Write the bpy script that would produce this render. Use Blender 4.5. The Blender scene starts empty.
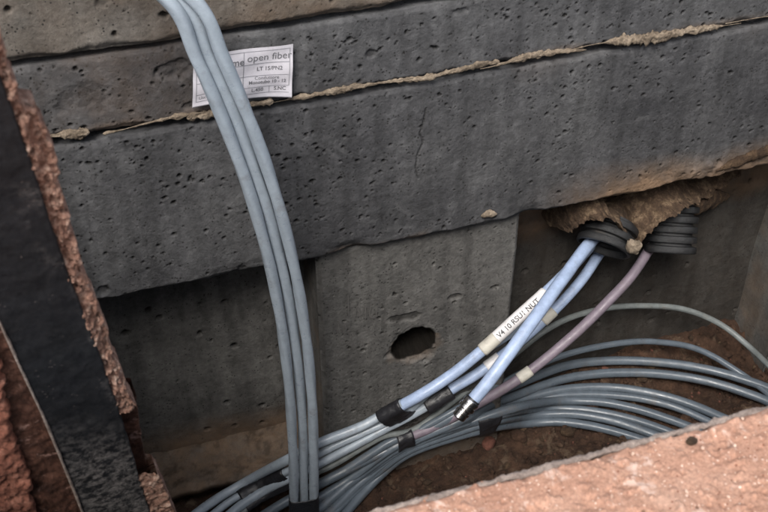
import bpy, math, random
import numpy as np
from mathutils import Vector, Matrix
R = math.radians
rng = np.random.default_rng(7)
random.seed(7)
sc = bpy.context.scene
col = sc.collection

# ------------------------------------------------------------------ camera
CAM = np.array([0.0, -0.8, 0.46])
PITCH, YAW, F = R(40), math.asin(.31), 1100.0
cd = bpy.data.cameras.new('camera'); cam = bpy.data.objects.new('camera', cd); col.objects.link(cam)
cam.location = CAM; cam.rotation_euler = (R(90) - PITCH, 0, -YAW)
cd.sensor_width = 36; cd.lens = F * 36 / 768; cd.clip_start = .02; cd.clip_end = 400
cd.dof.use_dof = True; cd.dof.focus_distance = 1.12; cd.dof.aperture_fstop = 32
sc.camera = cam
# ------------------------------------------------------------------ world, sun, exposure
SUN_EL, SUN_AZ = R(52), R(212)          # azimuth measured from +Y towards +X
w = bpy.data.worlds.new('World'); sc.world = w; w.use_nodes = True
nt = w.node_tree; bg = nt.nodes['Background']
sky = nt.nodes.new('ShaderNodeTexSky'); sky.sky_type = 'NISHITA'; sky.sun_disc = False
sky.sun_elevation = SUN_EL; sky.sun_rotation = SUN_AZ; sky.air_density = 1.0; sky.dust_density = 3.0
hs = nt.nodes.new('ShaderNodeHueSaturation'); hs.inputs['Saturation'].default_value = .38      # thin overcast
nt.links.new(sky.outputs[0], hs.inputs['Color']); nt.links.new(hs.outputs[0], bg.inputs[0]); bg.inputs[1].default_value = .11
sd = bpy.data.lights.new('sun', 'SUN'); sun = bpy.data.objects.new('sun', sd); col.objects.link(sun)
sd.energy = 1.7; sd.angle = R(20); sd.color = (1, .95, .88)
sv = Vector((math.sin(SUN_AZ) * math.cos(SUN_EL), math.cos(SUN_AZ) * math.cos(SUN_EL), math.sin(SUN_EL)))
sun.rotation_euler = sv.to_track_quat('Z', 'Y').to_euler()
sc.view_settings.view_transform = 'Standard'; sc.view_settings.look = 'None'
sc.view_settings.exposure = 1.2; sc.view_settings.gamma = 1

# ------------------------------------------------------------------ helpers
cy, sy_, cp, sp = math.cos(YAW), math.sin(YAW), math.cos(PITCH), math.sin(PITCH)
RT = np.array([cy, -sy_, 0]); DN = np.array([-sy_ * sp, -cy * sp, -cp]); FW = np.array([sy_ * cp, cy * cp, -sp])
def ray(u, v): return RT * (u - 384) / F + DN * (v - 256) / F + FW
def at(u, v, mode, val):            # a point of the place measured in the photograph, on a plane y = val, z = val or at a distance
    if mode == 'w': return np.array([u, v, val], float)
    r = ray(u, v)
    if mode == 'd': return CAM + r * val
    k = 1 if mode == 'y' else 2
    return CAM + r * (val - CAM[k]) / r[k]

def _hash(ix, iy, seed):
    h = (ix.astype(np.int64) * 374761393 + iy.astype(np.int64) * 668265263 + seed * 1442695041) & 0xffffffff
    h = ((h ^ (h >> 13)) * 1274126177) & 0xffffffff
    h = ((h ^ (h >> 16)) * 2246822519) & 0xffffffff
    return ((h ^ (h >> 15)) & 0xffffff) / float(0xffffff)
def vn(x, y, seed=0):
    ix, iy = np.floor(x), np.floor(y); fx, fy = x - ix, y - iy
    fx = fx * fx * (3 - 2 * fx); fy = fy * fy * (3 - 2 * fy)
    a, b = _hash(ix, iy, seed), _hash(ix + 1, iy, seed); c, d = _hash(ix, iy + 1, seed), _hash(ix + 1, iy + 1, seed)
    return (a + (b - a) * fx) * (1 - fy) + (c + (d - c) * fx) * fy
def fbm(x, y, f=1., octv=4, seed=0, gain=.5):
    x, y = np.broadcast_arrays(np.asarray(x, float), np.asarray(y, float))
    s = 0; a = 1; t = 0
    for o in range(octv):
        s = s + a * (vn(x * f + 17.3 * o, y * f - 9.1 * o, seed + o) * 2 - 1); t += a; a *= gain; f *= 2.03
    return s / t
def sst(a, b, x):
    t = np.clip((x - a) / (b - a), 0, 1); return t * t * (3 - 2 * t)

def mesh_np(name, V, Fq, mat, parent=None, smooth=True, attrs=None):
    me = bpy.data.meshes.new(name)
    V = np.asarray(V, np.float32).reshape(-1, 3); Fq = np.asarray(Fq, np.int32)
    n = Fq.shape[1]
    me.vertices.add(len(V)); me.vertices.foreach_set('co', V.ravel())
    me.loops.add(Fq.size); me.loops.foreach_set('vertex_index', Fq.ravel())
    me.polygons.add(len(Fq)); me.polygons.foreach_set('loop_start', np.arange(0, Fq.size, n, dtype=np.int32))
    me.polygons.foreach_set('loop_total', np.full(len(Fq), n, np.int32))
    me.update(calc_edges=True); me.validate()
    me.polygons.foreach_set('use_smooth', np.full(len(me.polygons), smooth))
    for k, a in (attrs or {}).items():
        at_ = me.attributes.new(k, 'FLOAT', 'POINT'); at_.data.foreach_set('value', np.asarray(a, np.float32).ravel())
    me.materials.append(mat)
    o = bpy.data.objects.new(name, me); col.objects.link(o)
    if parent: o.parent = parent
    return o
def grid_faces(nr, nc, wrap=False, off=0, flip=False):
    i = np.arange(nr - 1)[:, None]; j = np.arange(nc if wrap else nc - 1)[None, :]
    a = i * nc + j; b = i * nc + (j + 1) % nc; c = (i + 1) * nc + (j + 1) % nc; d = (i + 1) * nc + j
    q = np.stack([a, b, c, d], -1).reshape(-1, 4) + off
    return q[:, ::-1] if flip else q
def tag(o, label=None, cat=None, group=None, kind=None):
    for k, v in (('label', label), ('category', cat), ('group', group), ('kind', kind)):
        if v: o[k] = v
    return o
def empty(name, loc=(0, 0, 0)):
    o = bpy.data.objects.new(name, None); o.empty_display_size = .05; col.objects.link(o); o.location = loc
    return o
def box(name, a, b, mat, parent=None, bev=.003):
    import bmesh
    bm = bmesh.new(); bmesh.ops.create_cube(bm, size=1)
    for v in bm.verts: v.co = Vector([(a[k] + b[k]) / 2 + v.co[k] * (b[k] - a[k]) for k in range(3)])
    if bev: bmesh.ops.bevel(bm, geom=bm.edges[:], offset=bev, segments=2, affect='EDGES')
    me = bpy.data.meshes.new(name); bm.to_mesh(me); bm.free(); me.materials.append(mat)
    o = bpy.data.objects.new(name, me); col.objects.link(o)
    if parent: o.parent = parent
    return o

# ------------------------------------------------------------------ materials
class NT:
    def __init__(s, name):
        s.m = bpy.data.materials.new(name); s.m.use_nodes = True; s.t = s.m.node_tree
        s.b = s.t.nodes['Principled BSDF']; s.tc = s.t.nodes.new('ShaderNodeTexCoord')
    def n(s, t, **k):
        x = s.t.nodes.new(t)
        for a, v in k.items(): setattr(x, a, v)
        return x
    def l(s, a, b): s.t.links.new(a, b)
    def noise(s, scale, det=6, rough=.6, off=0, dist=0):
        mp = s.n('ShaderNodeMapping'); mp.inputs[1].default_value = (off, off * .7, off * 1.3); s.l(s.tc.outputs['Object'], mp.inputs[0])
        x = s.n('ShaderNodeTexNoise'); x.inputs['Scale'].default_value = scale; x.inputs['Detail'].default_value = det
        x.inputs['Roughness'].default_value = rough; x.inputs['Distortion'].default_value = dist; s.l(mp.outputs[0], x.inputs[0]); return x.outputs['Fac']
    def vor(s, scale, off=0):
        mp = s.n('ShaderNodeMapping'); mp.inputs[1].default_value = (off, off, off); s.l(s.tc.outputs['Object'], mp.inputs[0])
        x = s.n('ShaderNodeTexVoronoi'); x.inputs['Scale'].default_value = scale; s.l(mp.outputs[0], x.inputs[0]); return x
    def ramp(s, src, stops, interp='LINEAR'):
        r = s.n('ShaderNodeValToRGB'); r.color_ramp.interpolation = interp; e = r.color_ramp.elements
        while len(e) < len(stops): e.new(.5)
        for k, (p, c) in enumerate(stops):
            e[k].position = p; e[k].color = (c, c, c, 1) if isinstance(c, (int, float)) else (*c, 1)
        s.l(src, r.inputs[0]); return r.outputs[0]
    def mix(s, fac, a, b, mode='MIX'):
        x = s.n('ShaderNodeMix', data_type='RGBA', blend_type=mode); 
        if isinstance(fac, (int, float)): x.inputs[0].default_value = fac
        else: s.l(fac, x.inputs[0])
        for k, c in ((6, a), (7, b)):
            if isinstance(c, tuple): x.inputs[k].default_value = (*c, 1)
            else: s.l(c, x.inputs[k])
        return x.outputs[2]
    def math(s, op, a, b=0.):
        x = s.n('ShaderNodeMath', operation=op)
        for k, c in ((0, a), (1, b)):
            if isinstance(c, (int, float)): x.inputs[k].default_value = c
            else: s.l(c, x.inputs[k])
        return x.outputs[0]
    def attr(s, name):
        x = s.n('ShaderNodeAttribute'); x.attribute_name = name; return x.outputs['Fac']
    def bump(s, h, st=.4, dist=.001, prev=None):
        x = s.n('ShaderNodeBump'); x.inputs['Strength'].default_value = st; x.inputs['Distance'].default_value = dist
        s.l(h, x.inputs['Height'])
        if prev is not None: s.l(prev, x.inputs['Normal'])
        s.l(x.outputs[0], s.b.inputs['Normal']); return x.outputs[0]
    def out(s, colr, rough=.8, metal=0., spec=.5):
        if isinstance(colr, tuple): s.b.inputs['Base Color'].default_value = (*colr, 1)
        else: s.l(colr, s.b.inputs['Base Color'])
        if isinstance(rough, (int, float)): s.b.inputs['Roughness'].default_value = rough
        else: s.l(rough, s.b.inputs['Roughness'])
        s.b.inputs['Metallic'].default_value = metal
        if not s.b.inputs['Specular IOR Level'].is_linked: s.b.inputs['Specular IOR Level'].default_value = spec
        return s.m

def concrete(name, dark, mid, light, brown=(.125, .082, .052), warm=0., seed=0):
    m = NT(name)
    c = m.ramp(m.noise(9, 8, .65, seed), [(.28, dark), (.5, mid), (.74, light)])
    f = m.ramp(m.noise(160, 5, .7, seed + 3), [(.3, .68), (.7, 1.3)])
    c = m.mix(1., c, f, 'MULTIPLY')
    c = m.mix(m.ramp(m.noise(48, 7, .8, seed + 12, .8), [(.50, 0.), (.66, .5)]), c, tuple(x * 1.5 for x in mid))
    sm = m.ramp(m.noise(26, 6, .7, seed + 9, 1.2), [(.55, 0.), (.72, .6)])      # pale lime bloom
    c = m.mix(sm, c, tuple(min(1, x * 1.25) for x in light))
    mp = m.n('ShaderNodeMapping'); mp.inputs[3].default_value = (60, 60, 7); m.l(m.tc.outputs['Object'], mp.inputs[0])      # run-off streaks
    sx = m.n('ShaderNodeTexNoise'); sx.inputs['Scale'].default_value = 1; sx.inputs['Detail'].default_value = 5; m.l(mp.outputs[0], sx.inputs[0])
    c = m.mix(1., c, m.ramp(sx.outputs['Fac'], [(.34, .74), (.66, 1.22)]), 'MULTIPLY')
    if warm: c = m.mix(m.ramp(m.noise(14, 6, .7, seed + 5), [(.35, 0.), (.65, warm)]), c, brown)
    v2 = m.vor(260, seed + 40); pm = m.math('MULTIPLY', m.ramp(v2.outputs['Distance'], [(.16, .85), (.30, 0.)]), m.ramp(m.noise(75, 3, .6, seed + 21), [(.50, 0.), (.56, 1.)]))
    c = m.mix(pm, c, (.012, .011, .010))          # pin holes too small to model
    st = m.attr('stain'); nn = m.noise(55, 6, .7, seed + 6)
    sf = m.math('MULTIPLY', st, m.ramp(nn, [(.25, .45), (.6, 1.)]))
    sf = m.math('MINIMUM', sf, 1.)
    c = m.mix(sf, c, m.mix(m.ramp(m.noise(38, 5, .6, seed + 8), [(.35, 0.), (.7, 1.)]), brown, tuple(x * 1.9 for x in brown)))
    c = m.mix(m.math('MINIMUM', m.attr('dirt_shade'), 1.), c, (.009, .008, .007))  # near-black mix: real grime plus shade painted into pits, hole and right recess
    m.l(m.math('MULTIPLY', m.math('SUBTRACT', 1., m.math('MINIMUM', m.attr('dirt_shade'), 1.)), .33), m.b.inputs['Specular IOR Level'])
    b = m.bump(m.noise(420, 6, .8, seed), .9, .0012)
    v = m.vor(150, seed); vh = m.ramp(v.outputs['Distance'], [(.0, 0.), (.22, 1.)])
    b = m.bump(vh, .5, .0008, b)
    return m.out(c, m.ramp(m.noise(30, 4, .6, seed + 2), [(.3, .62), (.7, .92)]), 0, .35)
M = {}
M['conc'] = concrete('weathered_concrete', (.037, .037, .040), (.060, .060, .063), (.098, .098, .100), seed=1)
M['conc_brown'] = concrete('brown_concrete', (.070, .062, .053), (.108, .097, .085), (.160, .146, .130), warm=.3, seed=4)
M['conc_base'] = concrete('base_concrete', (.062, .060, .057), (.090, .087, .083), (.120, .117, .111), seed=8)

def rough_mat(name, cols, sc1=40, sc2=300, bump=.7, bd=.0015, rough=.95, specks=None, metal=0, spec=.3, patch=None):
    m = NT(name)
    c = m.ramp(m.noise(sc1, 7, .7, 2), [(.25, cols[0]), (.5, cols[1]), (.75, cols[2])])
    c = m.mix(1., c, m.ramp(m.noise(sc2, 5, .7, 5), [(.3, .65), (.7, 1.35)]), 'MULTIPLY')
    if patch: c = m.mix(m.ramp(m.noise(patch[0], 6, .75, 7, 1.), [(patch[1], 0.), (patch[1] + .08, 1.)]), c, patch[2])
    for k, (scale, thr, cc) in enumerate(specks or []):
        v = m.vor(scale, k * 3.1); mask = m.math('MULTIPLY', m.ramp(v.outputs['Distance'], [(thr * .6, 1.), (thr, 0.)]),
                 m.ramp(m.noise(scale * .45, 1, .5, k + 3), [(.5, 0.), (.56, 1.)]))
        c = m.mix(mask, c, cc)
    m.bump(m.noise(sc2, 6, .75, 1), bump, bd)
    return m.out(c, rough, metal, spec)
M['mortar'] = rough_mat('cream_mortar', [(.09, .068, .05), (.24, .19, .14), (.42, .345, .265)], 90, 420, 1., .003)
M['mortar_brown'] = rough_mat('brown_mortar', [(.022, .014, .010), (.065, .040, .025), (.20, .13, .075)], 60, 420, 1., .004)
M['mortar_mid'] = rough_mat('tan_mortar', [(.03, .02, .014), (.095, .060, .038), (.33, .235, .15)], 85, 420, 1., .004)
M['soil'] = rough_mat('damp_red_soil', [(.018, .010, .007), (.050, .027, .017), (.105, .058, .036)], 45, 380, 1., .003,
                      patch=(30, .55, (.11, .075, .05)))
M['pave'] = rough_mat('pink_concrete', [(.29, .152, .105), (.38, .218, .155), (.45, .29, .22)], 28, 650, .8, .0010,
                      patch=(70, .57, (.50, .36, .30)), specks=[(90, .10, (.16, .09, .06)), (420, .26, (.60, .44, .36)), (300, .2, (.20, .085, .055)), (150, .12, (.70, .55, .46))])
M['lip'] = rough_mat('grey_edge_crust', [(.12, .09, .075), (.21, .17, .15), (.36, .30, .265)], 160, 900, .9, .0008, patch=(110, .64, (.50, .20, .09)))
M['rust'] = rough_mat('flaking_rust_crust', [(.07, .028, .02), (.30, .17, .125), (.66, .50, .41)], 230, 800, 1., .0020, patch=(150, .55, (.03, .012, .008)))
M['rust_dark'] = rough_mat('brown_rusty_steel', [(.018, .009, .007), (.060, .026, .017), (.14, .066, .046)], 90, 600, .8, .001, .7, patch=(75, .58, (.26, .16, .135)))
M['red_fill'] = rough_mat('crumbling_red_fill', [(.10, .036, .022), (.23, .090, .060), (.40, .20, .145)], 110, 600, 1., .0014, patch=(130, .64, (.04, .015, .01)))
M['stone_grey'] = rough_mat('grey_stone', [(.05, .045, .04), (.09, .08, .07), (.14, .125, .11)], 80, 500)
M['stone_red'] = rough_mat('brick_red_stone', [(.07, .03, .022), (.12, .05, .036), (.18, .085, .06)], 80, 500)
M['grit'] = rough_mat('pale_grit', [(.5, .3, .22), (.6, .42, .33), (.72, .56, .46)], 400, 900)
def black_steel():
    m = NT('black_painted_steel')
    c = m.ramp(m.noise(70, 7, .7, 1), [(.3, (.004, .0045, .006)), (.7, (.013, .014, .017))])
    mp = m.n('ShaderNodeMapping'); m.l(m.tc.outputs['Object'], mp.inputs[0]); 
    dirt_shade = m.math('MULTIPLY', m.attr('dust'), m.ramp(m.noise(190, 7, .8, 4), [(.44, 0.), (.66, 1.)]))
    c = m.mix(dirt_shade, c, (.20, .185, .18))
    v = m.vor(330, 2); fl = m.math('MULTIPLY', m.ramp(v.outputs['Distance'], [(.10, 1.), (.18, 0.)]), m.ramp(m.noise(60, 2, .5, 8), [(.56, 0.), (.62, 1.)]))
    c = m.mix(fl, c, (.07, .06, .058)); sc_ = m.ramp(m.noise(24, 9, .85, 14, 2.), [(.60, 0.), (.72, .5)]); c = m.mix(sc_, c, (.045, .035, .032))
    m.bump(m.noise(260, 6, .75, 3), .5, .001)
    return m.out(c, m.ramp(m.noise(90, 4, .6, 6), [(.3, .6), (.7, .9)]), 0, .2)
M['black_steel'] = black_steel()
def plastic(name, colr, rough=.5, var=.25, bump=.25, sc_=90):
    m = NT(name)
    lo = tuple(x * (1 - var) for x in colr); hi = tuple(min(1, x * (1 + var)) for x in colr)
    c = m.ramp(m.noise(sc_, 6, .7, 1), [(.3, lo), (.7, hi)])
    c = m.mix(m.ramp(m.noise(35, 6, .75, 6), [(.56, 0.), (.74, .5)]), c, (.13, .105, .085))
    m.bump(m.noise(600, 4, .6, 2), bump, .0006)
    return m.out(c, m.ramp(m.noise(120, 4, .6, 3), [(.3, rough - .1), (.7, rough + .15)]), 0, .5)
M['duct'] = plastic('grey_blue_duct', (.29, .335, .385), .34, .12)
M['duct_mid'] = plastic('mid_grey_duct', (.23, .27, .32), .48)
M['duct_dim'] = plastic('grey_duct', (.092, .112, .135), .34, .16)
M['duct_thin'] = plastic('grey_green_thin_duct', (.14, .155, .155), .5)
M['blue'] = plastic('pale_blue_duct', (.29, .365, .52), .42, .2)
M['mauve'] = plastic('mauve_duct', (.165, .135, .165), .5, .2)
M['white_sleeve'] = plastic('white_sleeve', (.62, .61, .62), .5, .1)
M['beige_sleeve'] = plastic('beige_sleeve', (.45, .43, .38), .6, .12)
def condm():
    m = NT('dusty_black_plastic'); c = m.ramp(m.noise(80, 6, .7), [(.3, (.008, .008, .009)), (.7, (.020, .021, .023))])
    c = m.mix(m.ramp(m.noise(60, 7, .8, 5, .6), [(.56, 0.), (.72, .45)]), c, (.07, .055, .042)); m.bump(m.noise(300, 6, .8), .8, .0015)
    return m.out(c, .5, 0, .5)
M['conduit'] = condm()
def tape():
    m = NT('black_tape'); c = m.ramp(m.noise(60, 5, .6), [(.3, (.010, .010, .012)), (.7, (.022, .022, .026))])
    m.bump(m.noise(130, 5, .65, 3, 1.), .6, .0015); return m.out(c, .42, 0, .5)
M['tape'] = tape()
def metal():
    m = NT('nickel_plated_brass'); c = m.ramp(m.noise(200, 5, .6), [(.3, (.45, .43, .42)), (.7, (.75, .73, .72))])
    return m.out(c, .22, 1.)
M['metal'] = metal()
M['ink'] = NT('black_ink').out((.05, .05, .055), .6)
M['faded_ink'] = NT('faded_print').out((.13, .13, .14), .6)
M['grey_ink'] = NT('grey_print').out((.25, .25, .27), .6)
def paper():
    m = NT('lilac_white_label'); c = m.ramp(m.noise(45, 6, .7), [(.3, (.44, .42, .46)), (.7, (.60, .585, .62))])
    c = m.mix(m.ramp(m.noise(150, 5, .8, 4), [(.6, 0.), (.75, .5)]), c, (.22, .2, .2))
    m.bump(m.noise(60, 3, .5, 2), .2, .001); return m.out(c, .5, 0, .4)
M['paper'] = paper()

# ------------------------------------------------------------------ ground and pavement
GZ = .09; EDGE = -.534; LX, RX = -.14, .95
def paving():
    xs = np.arange(-.02, .42, .0008); ys = np.arange(-.70, EDGE + .0001, .0008)
    X, Y = np.meshgrid(xs, ys)
    Z = GZ + .0011 * fbm(X, Y, 60, 5, 3, .6) + .0016 * fbm(X, Y, 9, 3, 5)
    Z += .0011 * np.maximum(fbm(X, Y, 330, 2, 9) - .2, 0) * 3 - .0022 * sst(.30, .55, fbm(X, Y, 55, 4, 19))
    for _ in range(300):                                    # small pits in the skin
        cx, cyy, r = rng.uniform(0, .42), rng.uniform(-.70, EDGE), rng.uniform(.0010, .0028)
        d = np.hypot(X - cx, (Y - cyy) * rng.uniform(.8, 1.3)) / r
        Z -= .0012 * sst(1, .3, d)
    e = (EDGE - Y)
    Yw = Y + .0009 * fbm(X, Y * 0, 130, 4, 8) * sst(.006, 0, e) 
    Z -= .0025 * sst(.0035, 0, e) * (1 + .6 * fbm(X, Y, 150, 3, 2))
    # vertical face down from the edge
    V = [np.stack([X, Yw, Z], -1)]
    low = V[0][-1].copy()
    for dz in (.004, .012, .03):
        q = low.copy(); q[:, 2] -= dz; q[:, 1] += .0008 * fbm(q[:, 0], q[:, 0] * 0 + dz, 120, 3, 1); V.append(q[None])
    V = np.concatenate(V, 0); nr, nc = V.shape[:2]
    o = mesh_np('pavement', V, grid_faces(nr, nc), M['pave']); tag(o, kind='structure')
    z0 = GZ - .0012
    xs2 = [-40, LX, -.02, .42, RX, 40]; ys2 = [-40, -.70, EDGE, .085, 40]
    vs, fs = [], []
    for i in range(5):
        for j in range(4):
            if j == 2 and 1 <= i <= 3: continue
            if j == 1 and i == 2: continue
            k = len(vs); vs += [(xs2[i], ys2[j], z0), (xs2[i + 1], ys2[j], z0), (xs2[i + 1], ys2[j + 1], z0), (xs2[i], ys2[j + 1], z0)]; fs.append((k, k + 1, k + 2, k + 3))
    tag(mesh_np('ground', vs, fs, M['pave'], smooth=False), kind='structure')
paving()

# lumpy rope: closed cross-sections with noise
def rope(name, pts, rad, mat, parent=None, nseg=14, noise=.35, nf=220, flat=(1, 1), seed=0, step=.001):
    P = resample(catmull(np.array(pts, float)), step); n = len(P)
    T = np.gradient(P, axis=0); T /= np.linalg.norm(T, axis=1)[:, None]
    up = np.array([0, -1., 0]) if abs(T[0][1]) < .9 else np.array([0, 0, 1.])
    A = np.cross(T, up); A /= np.linalg.norm(A, axis=1)[:, None]; B = np.cross(A, T)
    th = np.linspace(0, 2 * np.pi, nseg, endpoint=False)
    s = np.arange(n) * step
    rr = np.array([rad(t) for t in np.linspace(0, 1, n)]) if callable(rad) else np.full(n, rad)
    N = 1 + noise * fbm(s[:, None] * 1. + 0 * th, np.cos(th)[None] * .004 + np.sin(th)[None] * .011 + 0 * s[:, None], nf, 4, seed, .6)
    V = P[:, None] + rr[:, None, None] * N[..., None] * (A[:, None] * np.cos(th)[None, :, None] * flat[0] + B[:, None] * np.sin(th)[None, :, None] * flat[1])
    Vf = V.reshape(-1, 3); Fq = grid_faces(n, nseg, True)
    k = len(Vf); Vf = np.concatenate([Vf, P[:1], P[-1:]])
    j = np.arange(nseg); c1 = np.stack([j, np.full(nseg, k), np.full(nseg, k), (j + 1) % nseg], -1)
    return mesh_np(name, Vf, Fq, mat, parent)
def catmull(P, n=24):
    P = np.asarray(P, float); Q = np.concatenate([[2 * P[0] - P[1]], P, [2 * P[-1] - P[-2]]])
    out = []
    for i in range(1, len(Q) - 2):
        p0, p1, p2, p3 = Q[i - 1:i + 3]; t0 = 0.; 
        d = lambda a, b: max(np.linalg.norm(a - b), 1e-5) ** .5
        t1 = d(p0, p1); t2 = t1 + d(p1, p2); t3 = t2 + d(p2, p3)
        t = np.linspace(t1, t2, n, endpoint=False)[:, None]
        A1 = (t1 - t) / t1 * p0 + t / t1 * p1; A2 = (t2 - t) / (t2 - t1) * p1 + (t - t1) / (t2 - t1) * p2; A3 = (t3 - t) / (t3 - t2) * p2 + (t - t2) / (t3 - t2) * p3
        B1 = (t2 - t) / t2 * A1 + t / t2 * A2; B2 = (t3 - t) / (t3 - t1) * A2 + (t - t1) / (t3 - t1) * A3
        out.append((t2 - t) / (t2 - t1) * B1 + (t - t1) / (t2 - t1) * B2)
    return np.concatenate(out + [P[-1:]])
def resample(P, step):
    L = np.concatenate([[0], np.cumsum(np.linalg.norm(np.diff(P, axis=0), axis=1))])
    s = np.linspace(0, L[-1], max(4, int(L[-1] / step)))
    return np.stack([np.interp(s, L, P[:, k]) for k in range(3)], -1)

lip = rope('pavement_edge', [(x, EDGE + .0005, GZ - .0030) for x in np.linspace(-.02, .42, 12)], .0016, M['lip'], noise=1.0, nf=240, seed=4, step=.0007)
tag(lip, kind='structure')

# ------------------------------------------------------------------ concrete walls
def face(name, x0, x1, zb, zt, y0, mat, parent=None, res=.00105, npits=500, stain=None, extra=None, seed=1, ret=.06, rough=.0016, chip=.004, big=0, pit_r=(.0005, .0022)):
    """front face of a wall in x and z with pitted relief, ragged top and bottom edges and returns that go back into the wall"""
    xs = np.arange(x0, x1, res); nz = max(8, int((np.max(zt(xs)) - np.min(zb(xs))) / res))
    s = np.linspace(0, 1, nz)[:, None]; ZB, ZT = zb(xs)[None], zt(xs)[None]
    X = np.broadcast_to(xs[None], (nz, len(xs))).copy(); Z = ZB + (ZT - ZB) * s
    Y = rough * fbm(X, Z, 14, 3, seed) + .0009 * fbm(X, Z, 70, 5, seed + 7, .72)
    dirt_shade = np.zeros_like(X)
    r2 = np.random.default_rng(seed)
    H = ZT.max() - ZB.min()
    for k in range(npits + big):
        cx, cz = r2.uniform(x0, x1), r2.uniform(ZB.min(), ZT.max())
        isb = k >= npits
        if fbm(np.array([cx]), np.array([cz]), 16, 3, seed + 90)[0] < r2.uniform(-.55, .35): continue
        r = (r2.uniform(.0035, .006) if isb else pit_r[0] + (pit_r[1] - pit_r[0]) * r2.random() ** 3.0)
        ax = r2.uniform(.8, 1.35); an = r2.uniform(-.5, .5)
        i0, i1 = np.searchsorted(xs, [cx - 3 * r, cx + 3 * r])
        if i1 - i0 < 2: continue
        j0 = max(0, int((cz - 3 * r - ZB.min()) / H * nz) - 6); j1 = min(nz, int((cz + 3 * r - ZB.min()) / H * nz) + 7)
        xx, zz = X[j0:j1, i0:i1] - cx, Z[j0:j1, i0:i1] - cz
        a, b = xx * math.cos(an) + zz * math.sin(an), -xx * math.sin(an) + zz * math.cos(an)
        d = np.hypot(a / ax, b) / r + .38 * fbm(X[j0:j1, i0:i1], Z[j0:j1, i0:i1], .9 / r, 2, seed + k)
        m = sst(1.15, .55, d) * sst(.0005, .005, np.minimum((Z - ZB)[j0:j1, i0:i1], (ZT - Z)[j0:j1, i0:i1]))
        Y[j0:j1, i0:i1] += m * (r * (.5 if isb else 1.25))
        dirt_shade[j0:j1, i0:i1] = np.maximum(dirt_shade[j0:j1, i0:i1], m * (.3 if isb else .8))  # pits darkened in the colour: some grime, and the shade of their depth
    eb, et = Z - ZB, ZT - Z
    for e, sd_ in ((eb, 3), (et, 5)):
        wd = chip * (1.2 + fbm(X, Z, 45, 3, seed + sd_)) + .0004
        Y += (.9 if sd_ == 3 else .4) * chip * sst(1, 0, e / wd) ** 1.5
    if extra: Y, dirt_shade = extra(X, Z, Y, dirt_shade)
    st = stain(X, Z) if stain else np.zeros_like(X)
    V = np.stack([X, y0 + Y, Z], -1)
    rows = [V]; sts = [st]; drs = [dirt_shade]
    bot, top = [], []
    for q in (.003, .008, .02, ret):
        rb = V[0].copy(); rb[:, 1] += q; rb[:, 2] += .0012 * fbm(rb[:, 0], rb[:, 0] * 0 + q, 60, 3, seed + 2) * min(1, q / .008); bot.append(rb)
        rt = V[-1].copy(); rt[:, 1] += q; rt[:, 2] += .0012 * fbm(rt[:, 0], rt[:, 0] * 0 + q, 60, 3, seed + 4) * min(1, q / .008); top.append(rt)
    V = np.concatenate([np.array(bot[::-1]), V, np.array(top)], 0)
    pad = lambda a: np.concatenate([np.repeat(a[:1], 4, 0), a, np.repeat(a[-1:], 4, 0)], 0)
    nr, nc = V.shape[:2]
    return mesh_np(name, V, grid_faces(nr, nc), mat, parent, attrs={'stain': pad(st), 'dirt_shade': pad(dirt_shade)})
def ring_sides(o, z0, z1, mat, t=.07, k=0.):
    box('side_wall', (LX - t, -.52 - t, z0), (LX - k, .07, z1), mat, o)
    box('side_wall', (RX + k, -.52 - t, z0), (RX + t, .07, z1), mat, o)
    box('near_wall', (LX - k, -.52 - t, z0), (RX + k, -.52 - k, z1), mat, o)
def backing(o, z0, z1, y, mat):
    box('backing', (LX, y, z0), (RX, y + .05, z1), mat, o)

def rag(z, a=.0022, f=28, seed=0, ch=.0): return lambda x: z + a * fbm(x, x * 0, f, 5, seed, .62) + ch * fbm(x, x * 0 + 5, 4, 2, seed)
# top course: brownish rendered ring
r1 = empty('concrete_ring', (.4, .03, .027)); r1b = r1
tag(r1, 'brown rough rendered concrete course along the top, above the course carrying the white paper label', 'concrete ring')
def addp(o, p):
    bpy.context.view_layer.update(); o.parent = p; o.matrix_parent_inverse = p.matrix_world.inverted(); return o
def stain1(X, Z): return .55 * sst(-.1, .6, fbm(X, Z, 11, 4, 33)) 
def under(o, fn):          # build parts, then hang them under o keeping their world place
    before = set(bpy.data.objects); fn(); bpy.context.view_layer.update()
    inv = o.matrix_world.inverted()
    for q in set(bpy.data.objects) - before:
        if q.parent is None: q.parent = o; q.matrix_parent_inverse = inv
def f1():
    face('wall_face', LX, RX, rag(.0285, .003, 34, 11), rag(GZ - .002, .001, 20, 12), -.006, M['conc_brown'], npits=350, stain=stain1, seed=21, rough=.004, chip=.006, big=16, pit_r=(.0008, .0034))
    class _P: pass
    for a, b, n in (((LX - .07, -.62, .028), (LX, .07, GZ - .003), 'side_wall'), ((RX, -.62, .028), (RX + .07, .07, GZ - .003), 'side_wall'), ((LX + .001, -.62, .028), (RX - .001, -.55, GZ - .003), 'near_wall')): box(n, a, b, M['conc_brown'])
    box('backing', (LX, .045, .03), (RX, .08, GZ - .004), M['conc_brown'])
under(r1, f1)
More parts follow.
